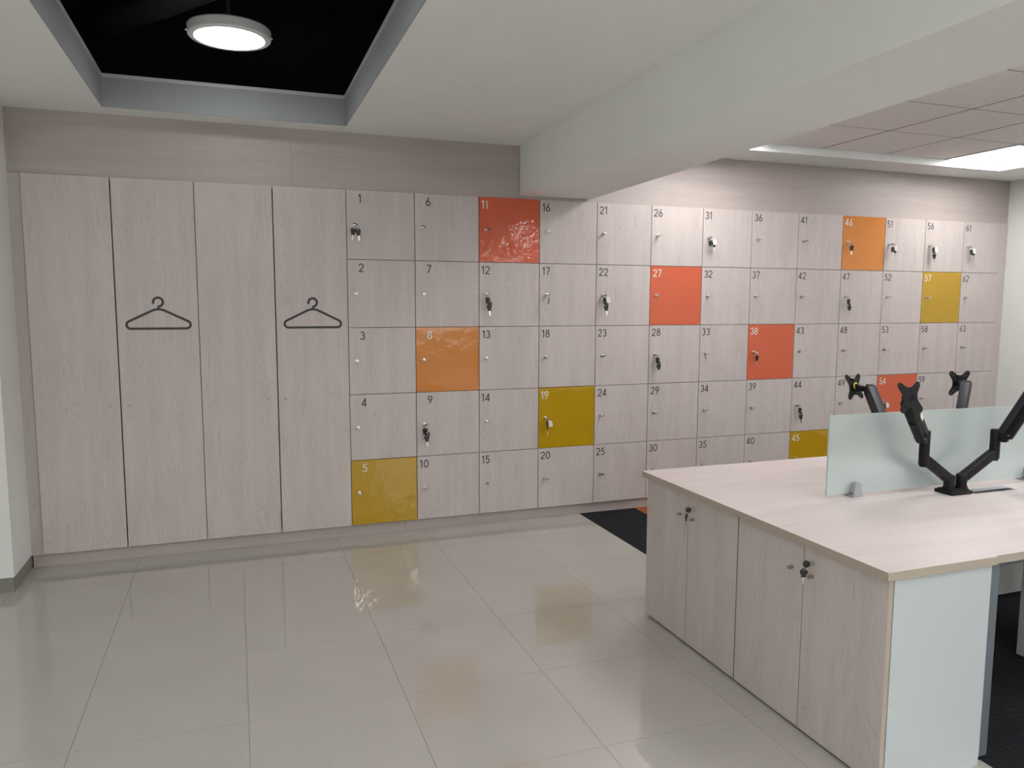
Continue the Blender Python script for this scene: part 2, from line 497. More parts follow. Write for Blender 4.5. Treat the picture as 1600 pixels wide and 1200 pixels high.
bm = bmesh.new()
box(bm, XW, 1.34, YF, YB, 3.50, 3.60)
box(bm, XW, XW + .02, YF, YB, ZC + .16, 3.5)
box(bm, 1.32, 1.34, YF, YB, ZC + .16, 3.5)
box(bm, XW, 1.34, YB - .02, YB, ZC + .16, 3.5)
box(bm, XW, 1.34, YF, YF + .02, ZC + .16, 3.5)
struct(obj('ceiling', bm, 'soot'))
bm = bmesh.new()
cyl(bm, (-1.38, 0.33, 3.24), (1.10, -3.06, 3.24), 0.085, n=28)
for k in range(5):
    t = (k + .7) / 5
    p = Vector((-1.38, 0.33, 3.24)).lerp(Vector((1.10, -3.06, 3.24)), t)
    d = Vector((2.48, -3.39, 0)).normalized() * 0.012
    cyl(bm, p - d, p + d, 0.090, n=28)
tag(obj('air_duct', bm, 'duct'), 'dark round duct crossing the black void above the coffer', 'duct')

# dropped beam
bm = bmesh.new()
zb0, zb1 = 2.305, 2.80
lo = [(1.190, 0.0), (1.03, -9.0), (1.45, -9.0), (1.728, 0.0)]
va = [bm.verts.new((x, y + (0.012 if y == 0 else 0), zb0)) for x, y in lo]
vb = [bm.verts.new((x, y + (0.012 if y == 0 else 0), zb1)) for x, y in lo]
bm.faces.new(va[::-1]); bm.faces.new(vb)
for i in range(4): bm.faces.new((va[i], va[(i + 1) % 4], vb[(i + 1) % 4], vb[i]))
bmesh.ops.recalc_face_normals(bm, faces=bm.faces)
struct(obj('ceiling_beam', bm, 'beam'))

# suspended tile ceiling beyond the beam
GX = [1.03, 1.643, 2.25, 2.857, 3.465, 4.073, 4.68, 5.288]
GY = [-0.336 - 0.619 * k for k in range(15)]
bm = bmesh.new()
box(bm, 1.55, XR, GY[0], 0.016, 2.661, 2.76)
box(bm, GX[-1], XR, YF, GY[0], 2.661, 2.76)
box(bm, 1.2, GX[-1], YF, GY[-1], 2.661, 2.76)
struct(obj('ceiling', bm, 'ceil'))
grid = struct(obj('ceiling', B(1.2, GX[-1], GY[-1], GY[0], ZTILE + 0.0025, ZTILE + 0.05), 'tbar'))
cols = list(zip(GX[:-1], GX[1:]))
LEDS = [(0, 2), (0, 6), (3, 2), (3, 6), (6, 2), (6, 5), (9, 1), (9, 6), (12, 2), (12, 5)]  # first row is real; later rows unseen, added for fill and door reflections
tme = {}
for r in range(14):
    for c, (x0, x1) in enumerate(cols):
        if (r, c) in LEDS: continue
        w = x1 - x0
        key = round(w, 2)
        if key not in tme:
            tme[key] = mesh('ceiling_tile', B(-w / 2 + .0125, w / 2 - .0125, -.3095 + .0065, .3095 - .0065, 0, 0.010, bv=.002, seg=1), 'mineral')
        add('ceiling_tile', tme[key], grid, ((x0 + x1) / 2, (GY[r] + GY[r + 1]) / 2, ZTILE))
names = {(0, 2): 'square ceiling light panel half hidden behind the dropped beam', (0, 6): 'bright square ceiling light panel in the tiles beside the white wall'}
for r, c in LEDS:
    x0, x1 = cols[c]; y1, y0 = GY[r], GY[r + 1]
    lab = names.get((r, c), 'added unseen tile ceiling light near the %s, %s from the lockers' % ('beam' if c < 3 else 'white wall', {3: 'second', 6: 'third', 9: 'fourth', 12: 'fifth'}[r] if r else 'first'))
    t = thing('ceiling_light', lab, 'ceiling light', ((x0 + x1) / 2, (y0 + y1) / 2, ZTILE - .004), group='light panels in the tile ceiling')
    w, d = (x1 - x0) / 2 - .006, (y1 - y0) / 2 - .006
    bm = bmesh.new()
    for b in ((-w, w, -d, -d + .014), (-w, w, d - .014, d), (-w, -w + .014, -d + .014, d - .014), (w - .014, w, -d + .014, d - .014)):
        box(bm, *b, -.002, 0.009)
    obj('frame', bm, 'white_metal', t)
    obj('diffuser', B(-w + .013, w - .013, -d + .013, d - .013, 0.001, 0.008), 'led', t)

for k, (x, y, lab) in enumerate(((-2.6, -4.4, 'added fill panel in the plaster ceiling beside the camera'), (-2.6, -7.2, 'added fill panel in the plaster ceiling behind the camera'),
                                (0.62, -5.7, 'added fill panel between the coffer and the beam'), (0.62, -7.8, 'added fill panel near the added windows'))):
    t = thing('ceiling_light', lab, 'ceiling light', (x, y, ZC - .006), group='added fill panels in the plaster ceiling')
    bm = bmesh.new(); w = d = .3
    for b in ((-w, w, -d, -d + .014), (-w, w, d - .014, d), (-w, -w + .014, -d + .014, d - .014), (w - .014, w, -d + .014, d - .014)):
        box(bm, *b, -.004, 0.006)
    obj('frame', bm, 'white_metal', t)
    obj('diffuser', B(-w + .013, w - .013, -d + .013, d - .013, -.002, 0.005), 'side_fill', t)

# round pendants in the coffer
for k, y in enumerate((-0.785, -2.32, -3.86, -5.4)):
    lab = ['round white disc pendant lit in the black coffer near the wood wall', 'second disc pendant of the coffer from the wood wall',
           'third disc pendant of the coffer from the wood wall', 'fourth disc pendant of the coffer from the wood wall'][k]
    t = thing('pendant_lamp', lab, 'lamp', (-0.669, y, 2.885), group='disc pendants in the coffer')
    bm = bmesh.new(); n = 64
    prof = [(0.165, 0.000), (0.192, 0.0), (0.199, 0.007), (0.200, 0.046), (0.194, 0.052), (0.0001, 0.052)]
    rings = [[bm.verts.new((r * math.cos(2 * math.pi * j / n), r * math.sin(2 * math.pi * j / n), z)) for j in range(n)] for r, z in prof]
    for a, b in zip(rings[:-1], rings[1:]):
        for j in range(n): bm.faces.new((a[j], a[(j + 1) % n], b[(j + 1) % n], b[j]))
    obj('housing', bm, 'white_metal', t)
    bm = bmesh.new(); cyl(bm, (0, 0, -0.001), (0, 0, 0.02), 0.168, n=64); obj('diffuser', bm, 'disc', t)
    bm = bmesh.new(); cyl(bm, (0, 0, 0.05), (0, 0, 0.61), 0.009); cyl(bm, (0, 0, .05), (0, 0, .075), .03); obj('rod', bm, 'duct', t)
    for s in (-1, 1):
        bm = bmesh.new(); cyl(bm, (s * .198, 0, .022), (s * .206, 0, .022), .006, n=10); obj('screw', bm, 'chrome', t)

# ================================================================ lettering
def arc(cx, cz, rx, rz, a0, a1, n=14):
    return [(cx + rx * math.cos(R(a0 + (a1 - a0) * k / n)), cz + rz * math.sin(R(a0 + (a1 - a0) * k / n))) for k in range(n + 1)]
GL = {   # strokes of each figure on a height of 1, plus its width
    '0': ([(arc(.31, .5, .255, .44, 0, 345, 23), True)], .62),
    '1': ([([(.03, .78), (.255, .945)], False), ([(.245, 1.0), (.245, 0)], False)], .36),
    '2': ([(arc(.30, .70, .24, .24, 172, -38, 16) + [(.06, .065)], False), ([(.02, .06), (.57, .06)], False)], .60),
    '3': ([(arc(.27, .725, .205, .215, 158, -95, 16), False), (arc(.27, .285, .235, .225, 95, -158, 18), False)], .56),
    '4': ([([(.43, 0), (.43, 1)], False), ([(.455, .99), (.055, .27)], False), ([(.0, .245), (.60, .245)], False)], .62),
    '5': ([([(.51, .94), (.12, .94)], False), ([(.155, .99), (.115, .52)] , False), (arc(.26, .32, .25, .26, 128, -150, 20), False)], .58),
    '6': ([(arc(.30, .30, .24, .24, 0, 345, 23), True), ([(.085, .40), (.40, 1.0)], False)], .60),
    '7': ([([(.02, .94), (.55, .94)], False), ([(.53, .97), (.19, 0)], False)], .56),
    '8': ([(arc(.30, .745, .195, .195, 0, 345, 23), True), (arc(.30, .29, .24, .235, 0, 345, 23), True)], .60),
    '9': ([(arc(.30, .70, .24, .24, 0, 345, 23), True), ([(.515, .60), (.20, 0)], False)], .60),
}
def number_mesh(num, m):
    bm = bmesh.new(); h = 0.0555; x = 0.0
    for ch in str(num):
        strokes, w = GL[ch]
        for pts, closed in strokes:
            ribbon(bm, [((x + px) * h, pz * h) for px, pz in pts], 0.128 * h, y=-0.0007, closed=closed)
        x += w + 0.12
    return mesh('number', bm, m)

# ================================================================ lockers
gv, gh = 0.0024, 0.0020
def door_me(m): return mesh('door', B(gv, W - gv, 0, 0.018, gh, H - gh, bv=0.0006, seg=1), m)
doors = {k: door_me(m) for k, m in (('wood', 'wood_v'), ('red', 'red'), ('orange', 'orange'), ('mustard', 'mustard'))}
bm = bmesh.new(); t = 0.016; e = 0.0006
box(bm, e, t, .021, .44, e, H - e); box(bm, W - t, W - e, .021, .44, e, H - e)
box(bm, t, W - t, .021, .44, e, t); box(bm, t, W - t, .021, .44, H - t, H - e); box(bm, t, W - t, .43, .44, t, H - t)
body_me = mesh('body', bm, 'wood_h')
bm = bmesh.new()
cyl(bm, (0, 0.0, 0), (0, -0.005, 0), 0.0125, n=20, bv=.001); cyl(bm, (0, -0.004, 0), (0, -0.024, 0), 0.0095, n=20, bv=.001)
lock_me = mesh('lock', bm, 'chrome')
def tab_mesh(m, blade=0.0, width=0.0145, ln=0.026):
    # flat turning piece standing out of the barrel, seen almost edge-on
    bm = bmesh.new()
    pts = [(-0.0045, 0), (-0.0045, 0.006), (-width, 0.009), (-width, ln - .004), (-width + .004, ln), (width - .004, ln), (width, ln - .004), (width, 0.009), (0.0045, 0.006), (0.0045, 0)]
    prism(bm, pts, -0.0019, 0.0019, mat=Matrix.Translation((0, -0.022, 0)) @ Matrix.Rotation(R(90), 4, 'X'))
    bmesh.ops.recalc_face_normals(bm, faces=bm.faces)
    return mesh('turn_tab', bm, m)
tab_chrome, tab_black = tab_mesh('chrome'), tab_mesh('black_plastic')
COLOR = {11: 'red', 27: 'red', 38: 'red', 54: 'red', 8: 'orange', 46: 'orange', 5: 'mustard', 19: 'mustard', 45: 'mustard', 57: 'mustard'}
CNAME = {'red': 'red-orange', 'orange': 'orange', 'mustard': 'mustard yellow', 'wood': 'pale wood'}
BLACKTAB = {1, 6, 12, 17, 25, 41, 51, 9, 22, 11, 40, 23}
NOTAB = {27, 15}
ROWN = ['top row', 'second row', 'middle row', 'fourth row', 'bottom row']
KEYS = {1: ('pair', 0), 9: ('chain', 0), 12: ('chain', 0), 17: ('single', 0), 19: ('tagged', 1), 22: ('chain', 1), 28: ('chain', 0), 31: ('pair', 1),
        38: ('single', 0), 44: ('chain', 0), 46: ('single', 0), 47: ('chain', 0), 51: ('pair', 1), 54: ('single', 1), 56: ('chain', 1), 61: ('pair', 1)}
LOCKS = {}
UNITS = 'zero one two three four five six seven eight nine ten eleven twelve thirteen fourteen fifteen sixteen seventeen eighteen nineteen'.split()
TENS = {2: 'twenty', 3: 'thirty', 4: 'forty', 5: 'fifty', 6: 'sixty'}
def spell(n):
    return UNITS[n] if n < 20 else TENS[n // 10] + ('-' + UNITS[n % 10] if n % 10 else '')
for n in range(1, 66):
    c, r = (n - 1) // 5, (n - 1) % 5
    col = COLOR.get(n, 'wood')
    z0 = ZT - (r + 1) * H
    ink = 'dark number' if col == 'wood' else 'white number'
    t = thing('locker', '%s locker with %s %d (%s), in the %s' % (CNAME[col], ink, n, spell(n), ROWN[r]), 'locker', (c * W, 0, z0), group='numbered wall lockers')
    add('body', body_me, t)
    d = add('door', doors[col], t)
    single = n < 10
    nx = (0.076 if single else 0.020) + random.uniform(-.003, .003)
    add('number', number_mesh(n, 'ink' if col == 'wood' else 'white_ink'), d, (nx, 0, H - 0.0255 - 0.0555))
    lk = add('lock', lock_me, t, (0.052, 0, H * 0.502))
    lk.rotation_euler = (0, R(random.uniform(-4, 4)), 0)
    if n not in NOTAB:
        tb = add('turn_tab', tab_black if n in BLACKTAB else tab_chrome, lk)
        tb.rotation_euler = (0, R(random.choice((-14, -6, 0, 4, 10, 18))), 0)
    else:
        bm = bmesh.new(); torus(bm, (0, -.025, 0), (0, 1, 0), 0.0085, 0.0024, n=18, k=6)
        tb = obj('turn_tab', bm, 'chrome', lk)
    LOCKS[n] = Vector((c * W + 0.052, 0, z0 + H * 0.502))

# ------------------------------------------------ keys
def key_meshes():
    bm = bmesh.new()      # head: rounded black plate with a hole, hanging from (0,0,0)
    n = 20; ro, ri = 0.0125, 0.003
    out = [(ro * math.cos(2 * math.pi * k / n), -0.010 + ro * 1.05 * math.sin(2 * math.pi * k / n)) for k in range(n)]
    inn = [(ri * math.cos(2 * math.pi * k / n), -0.0025 + ri * math.sin(2 * math.pi * k / n)) for k in range(n)]
    V = {}
    for nm, pts in (('o', out), ('i', inn)):
        for y in (-0.0018, 0.0018): V[nm, y] = [bm.verts.new((x, y, z)) for x, z in pts]
    for k in range(n):
        j = (k + 1) % n
        bm.faces.new((V['o', -.0018][k], V['o', -.0018][j], V['i', -.0018][j], V['i', -.0018][k]))
        bm.faces.new((V['o', .0018][j], V['o', .0018][k], V['i', .0018][k], V['i', .0018][j]))
        bm.faces.new((V['o', -.0018][j], V['o', -.0018][k], V['o', .0018][k], V['o', .0018][j]))
        bm.faces.new((V['i', -.0018][k], V['i', -.0018][j], V['i', .0018][j], V['i', .0018][k]))
    box(bm, -.008, .008, -.0018, .0018, -.030, -.021, bv=.001, seg=1)
    bmesh.ops.recalc_face_normals(bm, faces=bm.faces)
    head = mesh('key_head', bm, 'black_plastic')
    bm = bmesh.new()
    prism(bm, [(-.0032, -.026), (-.0032, -.050), (0, -.054), (.0032, -.051), (.0032, -.047), (.0018, -.045), (.0032, -.043), (.0032, -.040), (.002, -.038), (.0032, -.036), (.0032, -.026)], -.0008, .0008)
    bmesh.ops.recalc_face_normals(bm, faces=bm.faces)
    blade = mesh('key', bm, 'chrome')
    return head, blade
HEAD, BLADE = key_meshes()
bm = bmesh.new(); torus(bm, (0, 0, -0.0095), (1, 0, 0.0), 0.0095, 0.0009, n=22, k=6); RING = mesh('key_ring', bm, 'chrome')
bm = bmesh.new()
prism(bm, [(-.009, 0), (.009, -.002), (.011, -.026), (.004, -.034), (-.010, -.030)], -.0007, .0007); bmesh.ops.recalc_face_normals(bm, faces=bm.faces)
TAGM = mesh('key_tag', bm, 'clear_tag')
def add_key(t, loc, rot):
    k = add('key', BLADE, t, loc, rot); add('key_head', HEAD, k); return k
def key_set(kind, tagged, label, loc, rz=0.0, scale=1.0):
    t = thing('key_bunch', label, 'keys', loc, (0, 0, rz), group='key sets hanging from locks')
    t.scale = (scale, scale, scale)
    add('key_ring', RING, t)
    if kind == 'single':
        add_key(t, (0.0, -.001, -.018), (R(3), 0, R({17: 70, 38: 15, 46: -20, 54: 10}.get(int(label.split('locker ')[1].split()[0]), 40))))
    elif kind == 'pair':
        add_key(t, (-.011, -.003, -.020), (0, R(9), R(12)))
        add_key(t, (.008, -.001, -.022), (R(2), R(-7), R(-15)))
    elif kind == 'tagged':
        add_key(t, (.0, .003, -.030), (0, R(3), R(75)))
        add('key_head', HEAD, t, (-.004, -.004, -.012), (0, 0, R(50)))
    else:
        add('key_head', HEAD, t, (-.003, -.002, -.014), (0, R(12), R(8)))
        r2 = add('key_ring', RING, t, (0, -.002, -.036), (0, R(15), R(60)))
        add('key_head', HEAD, t, (.006, .002, -.036), (0, R(-10), R(20)))
        add_key(t, (.001, -.003, -.050), (0, R(-6), R(-10)))
    if tagged:
        add('key_tag', TAGM, t, (0.006 if kind == 'pair' else .008, -.006, -.008), (0, R(-14), R(-10)))
    return t
for n, (kind, tagged) in KEYS.items():
    desc = {'pair': 'two black-headed keys side by side', 'chain': 'chain of black-headed keys', 'single': 'single black-headed key', 'tagged': 'keys with a white tag'}[kind]
    key_set(kind, tagged, '%s hanging from the lock of locker %d (%s)' % (desc, n, spell(n)), LOCKS[n] + Vector((0.002, -0.046, -0.001)), scale=1.4)

# ================================================================ wardrobes
WH = ZT - ZB
def hanger_sign(x):
    bm = bmesh.new(); w = 0.0145
    base = arc(-.152, .030, .023, .023, 270, 119, 10) + [(-.043, .110)]
    top = [(-.043, .110)]
    for k in range(1, 8):
        s = k / 8; p0, p1, p2 = (-.043, .110), (0, .1345), (.043, .110)
        top.append(tuple((1 - s) ** 2 * a + 2 * s * (1 - s) * b + s * s * c for a, b, c in zip(p0, p1, p2)))
    right = [(.043, .110)] + [(-px, pz) for px, pz in base[::-1]][1:]
    ribbon(bm, base[:-1] + top + right, w, closed=True)
    hook = arc(.0, .165, .0265, .0265, 188, -62, 22)
    hook += [(.002, .1375), (.0, .122)]
    ribbon(bm, hook, w, y=-0.0008)
    for p in (hook[0],):
        vs = [bm.verts.new((p[0] + w / 2 * math.cos(k * math.pi / 8), -.0008, p[1] + w / 2 * math.sin(k * math.pi / 8))) for k in range(16)]
        f = bm.faces.new(vs); f.normal_update()
        if f.normal.y > 0: f.normal_flip()
    return mesh('hanger_sign', bm, 'ink')
bm = bmesh.new(); cyl(bm, (0, 0, 0), (0, -.022, 0), .0075, n=20, bv=.0012); cyl(bm, (0, 0, 0), (0, -.003, 0), .009, n=20)
KNOB = mesh('knob', bm, 'nickel')
for k, x0 in enumerate((-4 * WW, -2 * WW)):
    lab = ['tall pale wood wardrobe with hanger sign, beside the white column', 'tall pale wood wardrobe with hanger sign, beside lockers 1 to 5'][k]
    t = thing('wardrobe', lab, 'wardrobe', (x0, 0, ZB), group='wardrobes with hanger signs')
    bm = bmesh.new(); a, h2 = 2 * WW, WH
    box(bm, .001, .018, .021, .44, 0, h2); box(bm, a - .018, a - .001, .021, .44, 0, h2)
    box(bm, .018, a - .018, .021, .44, 0, .018); box(bm, .018, a - .018, .021, .44, h2 - .018, h2); box(bm, .018, a - .018, .43, .44, .018, h2 - .018)
    obj('body', bm, 'wood_h', t)
    for j in range(2):
        l, r_ = (.002 if j == 0 else .0033), (.0033 if j == 0 else .002)
        d = obj('door', B(l, WW - r_, 0, .018, .0016, WH - .0016, bv=.0006, seg=1), 'wood_v', t, (j * WW, 0, 0))
        add('knob', KNOB, d, (WW - .058 if j == 0 else .047, 0, .955 - ZB))
        if j == 1: add('hanger_sign', hanger_sign(0), d, (WW / 2 + .003, 0, 1.4 - ZB))

# ================================================================ island: cabinets, worktop, desks
ZD, ZU = 0.737, 0.709
def cab(y0, y1, label):
    t = thing('cabinet', label, 'cabinet', (1.214, (y0 + y1) / 2, 0), group='low cabinets of the island')
    w = y1 - y0; h = w / 2
    bm = bmesh.new(); s = .018; xb = .440
    box(bm, .021, xb, -h, -h + s, .030, ZU - .001, 0); box(bm, .021, xb, h - s, h, .030, ZU - .001, 0)
    box(bm, .021, xb, -h + s, h - s, .030, .048, 0); box(bm, .021, xb, -h + s, h - s, ZU - .019, ZU - .001, 0); box(bm, xb - .01, xb, -h + s, h - s, .048, ZU - .019, 0)
    obj('body', bm, 'white_mel', t)
    obj('plinth', B(.034, xb - .004, -h - .0015, h - .002, 0, .032), 'white_mel', t)
    for j in (0, 1):      # j = 0 is the door nearer the lockers
        dw = w / 2
        bm = bmesh.new()
        box(bm, 0, .018, -dw / 2 + .0018, dw / 2 - .0018, .012, ZU - .004, 0)
        for f in bm.faces:
            f.normal_update()
            if abs(f.normal.y) > .5 or abs(f.normal.z) > .5: f.material_index = 1
        d = obj('door', bm, ['wood_v', 'edge'], t, (0, (dw / 2 if j == 0 else -dw / 2), 0))
        ky = (-dw / 2 + .058) if j == 0 else (dw / 2 - .048)
        bm = bmesh.new(); cyl(bm, (0, 0, 0), (-.022, 0, 0), .0062, n=18, bv=.001)
        obj('knob', bm, 'nickel', d, (0, ky, .603))
        if j == 1:
            bm = bmesh.new(); cyl(bm, (0, 0, 0), (-.006, 0, 0), .0105, n=20, bv=.001); cyl(bm, (-.005, 0, 0), (-.010, 0, 0), .0075, n=20)
            obj('lock', bm, 'chrome', d, (0, ky + .002, .651))
    return t
CABS = [(-2.497, -1.766, 'low wood cabinet at the island end nearer the lockers'), (-3.266, -2.501, 'low wood cabinet with a white side panel facing the tiled floor')]
for y0, y1, lab in CABS:
    cab(y0, y1, lab)
    ky = (y0 + y1) / 2 - .048 + .002
    which = 'cabinet nearer the lockers' if y1 > -2 else 'cabinet with the white side panel'
    t = thing('key_bunch', 'black key with hanging twin on the ' + which, 'keys', (1.214, ky, .651), group='key sets in the cabinet locks')
    k = obj('key', B(-.020, -.009, -.0006, .0006, -.003, .003), 'chrome', t)
    bm = bmesh.new(); cyl(bm, (-.030, -.0025, 0), (-.030, .0025, 0), .0128, n=24, bv=.001)
    for v in bm.verts: v.co = Matrix.Translation((-.030, 0, 0)) @ Matrix.Rotation(R(-24), 4, 'Z') @ Matrix.Translation((.030, 0, 0)) @ v.co
    obj('key_head', bm, 'black_plastic', k)
    add('key_ring', RING, t, (-.036, .002, -.004), (0, 0, R(60)))
    k2 = add_key(t, (-.036, .004, -.020), (R(4), 0, R(38 if y1 > -2 else -22))); k2.scale = (1.1, 1.1, 1.0)

bm = bmesh.new()
box(bm, 1.192, 1.6619, -3.279, -1.746, ZU, ZD, 0)
for f in bm.faces:
    f.normal_update()
    if f.normal.z < .5: f.material_index = 1
top = tag(obj('worktop', bm, ['wood_top', 'edge']), 'long pale wood worktop with tan edge lying over the low cabinets', 'worktop')

XE = 3.40
def desk(name, y0, y1, label, gy):
    t = thing('desk', label, 'desk', (1.662, (y0 + y1) / 2, 0), group='back to back desks of the island')
    L = XE - 1.662; h = (y1 - y0) / 2
    gx0, gx1 = 0.687, 0.940          # cable opening
    g0, g1 = gy - (y0 + y1) / 2 - .034, gy - (y0 + y1) / 2 + .034
    bm = bmesh.new()
    box(bm, 0, gx0, -h, h, ZU, ZD); box(bm, gx1, L, -h, h, ZU, ZD)
    box(bm, gx0, gx1, -h, g0, ZU, ZD); box(bm, gx0, gx1, g1, h, ZU, ZD)
    for f in bm.faces:
        f.normal_update()
        if f.normal.z < .5: f.material_index = 1
    obj('tabletop', bm, ['wood_top', 'edge'], t)
    bm = bmesh.new(); w = .008
    for b in ((gx0 - .004, gx1 + .004, g0 - .004, g0 + w), (gx0 - .004, gx1 + .004, g1 - w, g1 + .004), (gx0 - .004, gx0 + w, g0 + w, g1 - w), (gx1 - w, gx1 + .004, g0 + w, g1 - w)):
        box(bm, *b, ZD - .012, ZD + .0004)
    gr = obj('cable_port', bm, 'silver', t)
    obj('flap', B(gx0 + w, gx1 - w, g0 + w + .028, g1 - w, ZD - .0012, ZD + .0003), 'silver', gr)
    obj('tray', B(gx0 - .02, gx1 + .02, g0 - .01, g1 + .01, ZU - .06, ZU - .002), 'black_plastic', gr)
    for x in (.004, L - .050):
        for y in (-h + .018, h - .060):
            obj('leg', B(x, x + .046, y, y + .042, .012, ZU - .006, bv=.006, seg=3), 'grey_metal', t)
            obj('foot', B(x + .006, x + .040, y + .004, y + .038, 0, .013), 'black_plastic', t)
    for y in (-h + .10, h - .10):
        obj('cross_beam', B(.050, L - .050, y - .02, y + .02, ZU - .048, ZU - .008), 'grey_metal', t)
    return t
SEAM = -2.545
desk('desk', -3.271, SEAM - .001, 'pale wood desk top on grey legs, on the tiled side of the glass screen', -2.607)
desk('desk', SEAM + .001, -1.752, 'pale wood desk behind the frosted glass screen, nearer the lockers', -2.39)

def pedestal(x0, x1, y0, y1, label, face):
    t = thing('drawer_pedestal', label, 'drawer unit', ((x0 + x1) / 2, (y0 + y1) / 2, 0), group='drawer units under the desks')
    a, b = (x1 - x0) / 2, (y1 - y0) / 2
    obj('body', B(-a, a, -b + (.02 if face < 0 else 0), b - (.02 if face > 0 else 0), .012, .62), 'pedestal', t)
    for k in range(3):
        z0 = .016 + k * .201
        yy = (-b, -b + .018) if face < 0 else (b - .018, b)
        d = obj('drawer', B(-a + .002, a - .002, *yy, z0, z0 + .197, bv=.001, seg=1), 'pedestal', t)
        yk = -b if face < 0 else b
        bm = bmesh.new(); cyl(bm, (0, yk, z0 + .15), (0, yk + face * .02, z0 + .15), .007, n=14); obj('knob', bm, 'nickel', d)
    for sx in (-1, 1):
        for sy in (-1, 1):
            bm = bmesh.new(); cyl(bm, (sx * (a - .05), sy * (b - .06), 0), (sx * (a - .05), sy * (b - .06), .013), .018, n=14); obj('foot', bm, 'black_plastic', t)
pedestal(2.552, 2.95, -3.20, -2.73, 'light grey drawer unit under the front desk', -1)
pedestal(2.93, 3.33, -2.20, -1.80, 'light grey drawer unit under the desk behind the glass screen', 1)

# ------------------------------------------------ glass screen
ga = R(-1.7)
t = thing('desk_screen', 'frosted mint glass screen clamped between the two desks', 'screen', (1.672, -2.478, ZD), (0, 0, ga))
bm = bmesh.new()
GLW, GZ0, GZ1 = 1.265, 0.0115, 0.359
pts = arc(GLW - .008, GZ1 - .008, .008, .008, 0, 90, 4) + arc(.008, GZ1 - .008, .008, .008, 90, 180, 4) + arc(.008, GZ0 + .008, .008, .008, 180, 270, 4) + arc(GLW - .008, GZ0 + .008, .008, .008, 270, 360, 4)
prism(bm, pts, -.004, .004); bmesh.ops.recalc_face_normals(bm, faces=bm.faces)
obj('pane', bm, 'frost', t)
for x in (.143, 1.150):
    bm = bmesh.new()
    prism(bm, [(-.022, 0), (.022, 0), (.022, .012), (.015, .056), (.010, .062), (-.010, .062), (-.015, .056), (-.022, .012)], -.030, -.0042)
    prism(bm, [(-.022, 0), (.022, 0), (.022, .012), (.015, .056), (.010, .062), (-.010, .062), (-.015, .056), (-.022, .012)], .0042, .030)
    box(bm, -.020, .020, -.0042, .0042, 0, .011)
    bmesh.ops.recalc_face_normals(bm, faces=bm.faces)
    c = obj('clamp', bm, 'silver', t, (x, 0, 0))
    bm = bmesh.new(); cyl(bm, (-.021, -.018, .016), (-.030, -.018, .016), .006, n=14); obj('screw', bm, 'grey_metal', c)

# ------------------------------------------------ monitor arms
def frame_to(d, upv=Vector((0, 0, 1))):
    x = Vector(d).normalized(); y = upv.cross(x).normalized(); z = x.cross(y)
    return Matrix(((x.x, y.x, z.x, 0), (x.y, y.y, z.y, 0), (x.z, y.z, z.z, 0), (0, 0, 0, 1)))
def vesa_plate():
    cu = bpy.data.curves.new('vesa', 'CURVE'); cu.dimensions = '2D'; cu.fill_mode = 'BOTH'; cu.extrude = 0.0014; cu.bevel_depth = 0.0
    def spl(pts):
        s = cu.splines.new('POLY'); s.points.add(len(pts) - 1)
        for p, q in zip(s.points, pts): p.co = (q[0], q[1], 0, 1)
        s.use_cyclic_u = True
    out = []
    c = .0485; rl = .0135
    for k in range(4):
        a0 = 45 + 90 * k
        cx, cy = c * math.sqrt(2) * math.cos(R(a0)), c * math.sqrt(2) * math.sin(R(a0))
        out += arc(cx, cy, rl, rl, a0 - 85, a0 + 85, 10)
        # waist between two lobes
        m = a0 + 45
        for s in (-20, -8, 8, 20):
            rad = .0405 / math.cos(R(s)) * (1.0 if abs(s) < 10 else 1.04)
            out.append((rad * math.cos(R(m + s)), rad * math.sin(R(m + s))))
    spl(out)
    for sx in (-1, 1):
        for sy in (-1, 1):
            spl(arc(sx * .05, sy * .05, .0026, .0026, 0, 330, 11)); spl(arc(sx * .0375, sy * .0375, .0026, .0026, 0, 330, 11))
    tmp = bpy.data.objects.new('tmp', cu); COL.objects.link(tmp)
    dg = bpy.context.evaluated_depsgraph_get()
    me = bpy.data.meshes.new_from_object(tmp.evaluated_get(dg))
    bpy.data.objects.remove(tmp)
    me.name = 'mount_plate'; me.materials.clear(); me.materials.append(M['arm'])
    return me
PLATE = vesa_plate()

